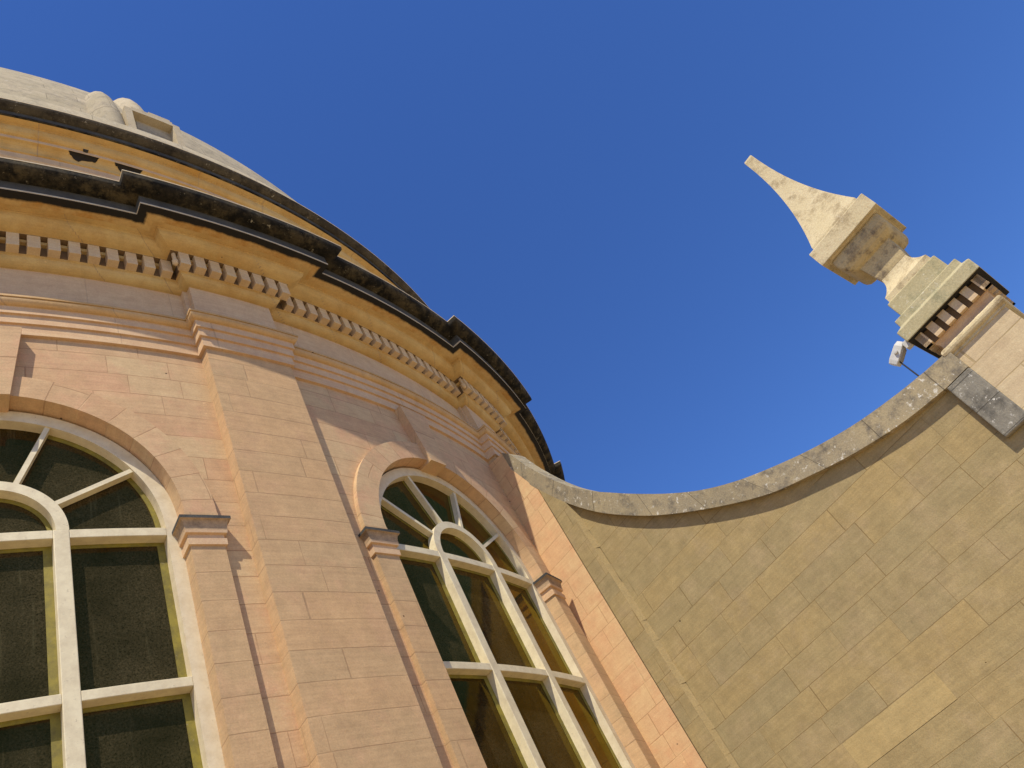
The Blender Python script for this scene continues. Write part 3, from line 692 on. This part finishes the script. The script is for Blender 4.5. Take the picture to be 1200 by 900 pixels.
mb = MB(); boxw(mb, -0.705, -0.435, -0.079, 0.14, 3.88, 4.552); mb.build('kneeler', 'slab', flk, merge=True, bevel=0.012)
# buttress where the wall meets the drum
mb = MB()
ic = cyl(0.5795, 11.80, 0); cn = W3(-5.262, -0.076, 0)
bp = [ic, cn, W3(-5.25, 0.5, 0), cyl(0.665, 11.8, 0)]
zt_ = 8.56
def vz(p, z): return Vector((p.x, p.y, z))
L = 0
for a, b in zip(bp, bp[1:]):
    d_ = (b-a).length
    tz = (lambda p: 8.56)
    mb.face([vz(a, 0), vz(b, 0), vz(b, 8.56 if a is ic and False else zt_), vz(a, zt_)], [(L, .0), (L+d_, .0), (L+d_, zt_), (L, zt_)]); L += d_
bpo = MB()
mb.face([vz(p, zt_) for p in bp])
MBU = mb
# cut the buttress down to the line of the coping: its outer edge slopes with it
mb = MB(); L = 0
hz = {0: 8.60, 1: 7.55, 2: 7.55, 3: 8.60}
mid = ic.lerp(cn, 0.62)
d1 = (mid-ic).length; d2 = (cn-mid).length
mb.face([vz(ic, 0), vz(mid, 0), vz(mid, 8.52), vz(ic, 8.58)], [(0, 0), (d1, 0), (d1, 8.52), (0, 8.58)])
mb.face([vz(mid, 0), vz(cn, 0), vz(cn, 7.58), vz(mid, 8.20)], [(d1, 0), (d1+d2, 0), (d1+d2, 7.58), (d1, 8.20)])
e_ = cyl(0.69, 11.8, 0); g_ = W3(-5.55, 0.2, 0)
mb.face([vz(ic, 8.58), vz(mid, 8.52), vz(g_, 8.52), vz(e_, 8.58)])
mb.face([vz(mid, 8.20), vz(mid, 8.52), vz(g_, 8.52), vz(g_, 8.0)])
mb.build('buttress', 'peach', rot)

# ================================================================== PINNACLE
UC, OC = -0.14, 0.27
pin = thing('stone_pinnacle', 'tall square stone pinnacle with curved spire standing at the wall end', 'pinnacle')
def sq(h, z): return [W3(UC-h, OC-h, z), W3(UC+h, OC-h, z), W3(UC+h, OC+h, z), W3(UC-h, OC+h, z)]
def lathe4(name, prof, mat, parent=pin, bevel=0.0, cap=True):
    mb = MB(); run = 0
    for (h0, z0), (h1, z1) in zip(prof, prof[1:]):
        A_, B_ = sq(h0, z0), sq(h1, z1); dl = sqrt((h1-h0)**2+(z1-z0)**2)
        for i in range(4):
            j = (i+1) % 4
            zz0, zz1 = (z0, z1) if abs(z1-z0) > 0.01 else (z0, z0+dl)
            mb.face([A_[i], A_[j], B_[j], B_[i]], [(-h0+i*3, zz0), (h0+i*3, zz0), (h1+i*3, zz1), (-h1+i*3, zz1)])
    if cap: mb.face(sq(*prof[-1])); mb.face(sq(*prof[0])[::-1])
    return mb.build(name, mat, parent, merge=True, bevel=bevel)
lathe4('shaft', [(0.305, 0), (0.305, 4.84)], 'shaft')
roll = [(0.305, 4.725), (0.318, 4.728), (0.318, 4.752), (0.325, 4.755)]+[(0.325+0.034*sin(t), 4.798-0.043*cos(t)) for t in (0.5, 1.0, 1.57, 2.1, 2.6)]+[(0.325, 4.845), (0.300, 4.85)]
lathe4('roll_moulding', roll, 'pinn')
lathe4('frieze', [(0.303, 4.84), (0.303, 4.90), (0.310, 4.915), (0.322, 4.93), (0.322, 4.945), (0.335, 4.946)], 'arch', cap=False)
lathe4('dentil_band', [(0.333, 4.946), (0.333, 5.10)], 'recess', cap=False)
cp = lathe4('pier_cornice', [(0.335, 5.098), (0.402, 5.099), (0.455, 5.100), (0.458, 5.235), (0.40, 5.275), (0.395, 5.285), (0.393, 5.365), (0.318, 5.395), (0.314, 5.405), (0.314, 5.586), (0.29, 5.60)], 'pinn_step', bevel=0.008)
lathe4('cornice_soffit', [(0.336, 5.0955), (0.450, 5.0965)], 'soot', cp, cap=False)  # dark underside: staining plus the cornice's own shade put into the colour
for side in range(4):
    for i in range(6):
        s = -0.353+i*0.1412; mb = MB(); h0, h1 = 0.33, 0.394; w2 = 0.041
        ax = [((1, 0), (0, -1)), ((0, 1), (1, 0)), ((-1, 0), (0, 1)), ((0, -1), (-1, 0))][side]
        def Q(a, h, z): return W3(UC+ax[0][0]*a+ax[1][0]*h, OC+ax[0][1]*a+ax[1][1]*h, z)
        z0, z1 = 4.948, 5.095
        mb.face([Q(s-w2, h1, z0), Q(s+w2, h1, z0), Q(s+w2, h1, z1), Q(s-w2, h1, z1)])
        mb.face([Q(s-w2, h0, z0), Q(s+w2, h0, z0), Q(s+w2, h1, z0), Q(s-w2, h1, z0)])
        for q in (-w2, w2): mb.face([Q(s+q, h0, z0), Q(s+q, h1, z0), Q(s+q, h1, z1), Q(s+q, h0, z1)])
        mb.build('dentil', 'dentil', cp, merge=True)
neck = [(0.29, 5.60), (0.280, 5.602), (0.277, 5.672)]+[(0.277-0.109*(1-(1-t)**2.1), 5.672+0.225*t) for t in (0.15, 0.3, 0.45, 0.6, 0.75, 0.9, 1.0)]
lathe4('pinnacle_foot', neck, 'pinn')
lathe4('pinnacle_neck', [(0.170, 5.897), (0.176, 5.93), (0.186, 6.03), (0.205, 6.15)], 'pinn_low')
lathe4('pinnacle_bowl', [(0.206, 6.15), (0.245, 6.165), (0.285, 6.195), (0.315, 6.24), (0.330, 6.29), (0.333, 6.34), (0.325, 6.395), (0.31, 6.405)], 'pinn_low', bevel=0.02)
lathe4('pinnacle_cap', [(0.31, 6.40), (0.345, 6.402), (0.350, 6.42), (0.400, 6.405), (0.404, 6.41), (0.404, 6.622), (0.395, 6.632), (0.335, 6.645)], 'pinn', bevel=0.006)
spr = [(0.335, 6.643), (0.333, 6.70)]
for i in range(1, 15):
    t = i/14; spr.append((0.063+0.27*(1-t)**2.05, 6.70+1.735*t))
spr += [(0.055, 8.462), (0.03, 8.475)]
lathe4('spire', spr, 'pinn')

# ================================================================== FLOODLIGHT
fl = thing('floodlight', 'small white floodlight box bracketed under the pinnacle cornice', 'floodlight')
def frustum(mb, c, ex, ey, ez, prof):
    """rings of (half width, half height, forward) about c"""
    R = []
    for hx, hy, f in prof: R.append([c+ex*(sx*hx)+ey*(sy*hy)+ez*f for sx, sy in ((-1, -1), (1, -1), (1, 1), (-1, 1))])
    for A_, B_ in zip(R, R[1:]):
        for i in range(4): mb.face([A_[i], A_[(i+1) % 4], B_[(i+1) % 4], B_[i]])
    mb.face(R[0][::-1]); mb.face(R[-1])
uvec = Vector((0.2007, -0.9796, 0)); nv = Vector((NX, NY, 0)); zv = Vector((0, 0, 1))
fc = W3(-0.76, 0.02, 5.17)
ez = (-uvec*0.87-zv*0.49).normalized(); ex = nv; ey = (-uvec*0.49+zv*0.87).normalized()
mb = MB(); frustum(mb, fc, ex, ey, ez, [(0.036, 0.030, -0.13), (0.050, 0.044, -0.08), (0.056, 0.048, 0.07), (0.050, 0.042, 0.115)])
mb.build('housing', 'white_metal', fl, merge=True, bevel=0.008)
mb = MB(); frustum(mb, fc-ey*0.047, ex, ez, -ey, [(0.046, 0.070, 0.0), (0.040, 0.064, 0.010)]); mb.build('lens', 'grey_metal', fl)
mb = MB()
for i in range(12):
    a, b = 2*pi*i/12, 2*pi*(i+1)/12; q0 = fc-nv*0.054-ez*0.01
    R_ = lambda a, q, o: q0+uvec*(q*cos(a))+zv*(q*sin(a))-nv*o
    mb.face([R_(a, .022, 0), R_(b, .022, 0), R_(b, .018, .022), R_(a, .018, .022)]); mb.face([R_(a, .018, .022), R_(b, .018, .022), R_(0, 0, .024)])
mb.build('pivot_knob', 'white_metal', fl)
def rod(name, a, b, r, mat, parent):
    d_ = (b-a).normalized(); x = d_.orthogonal().normalized(); y = d_.cross(x); mb = MB()
    for i in range(8):
        p, q = 2*pi*i/8, 2*pi*(i+1)/8
        P = x*(r*cos(p))+y*(r*sin(p)); Q_ = x*(r*cos(q))+y*(r*sin(q))
        mb.face([a+P, a+Q_, b+Q_, b+P])
    return mb.build(name, mat, parent, smooth=True, merge=True)
mb = MB(); frustum(mb, W3(-0.615, 0.02, 5.165), uvec, zv, -nv, [(0.045, 0.040, -0.04), (0.045, 0.040, 0.04)]); mb.build('bracket', 'white_metal', fl, merge=True, bevel=0.006)
rod('cable', W3(-0.80, 0.0, 5.10), W3(-0.785, 0.0, 4.80), 0.008, 'dark', fl)
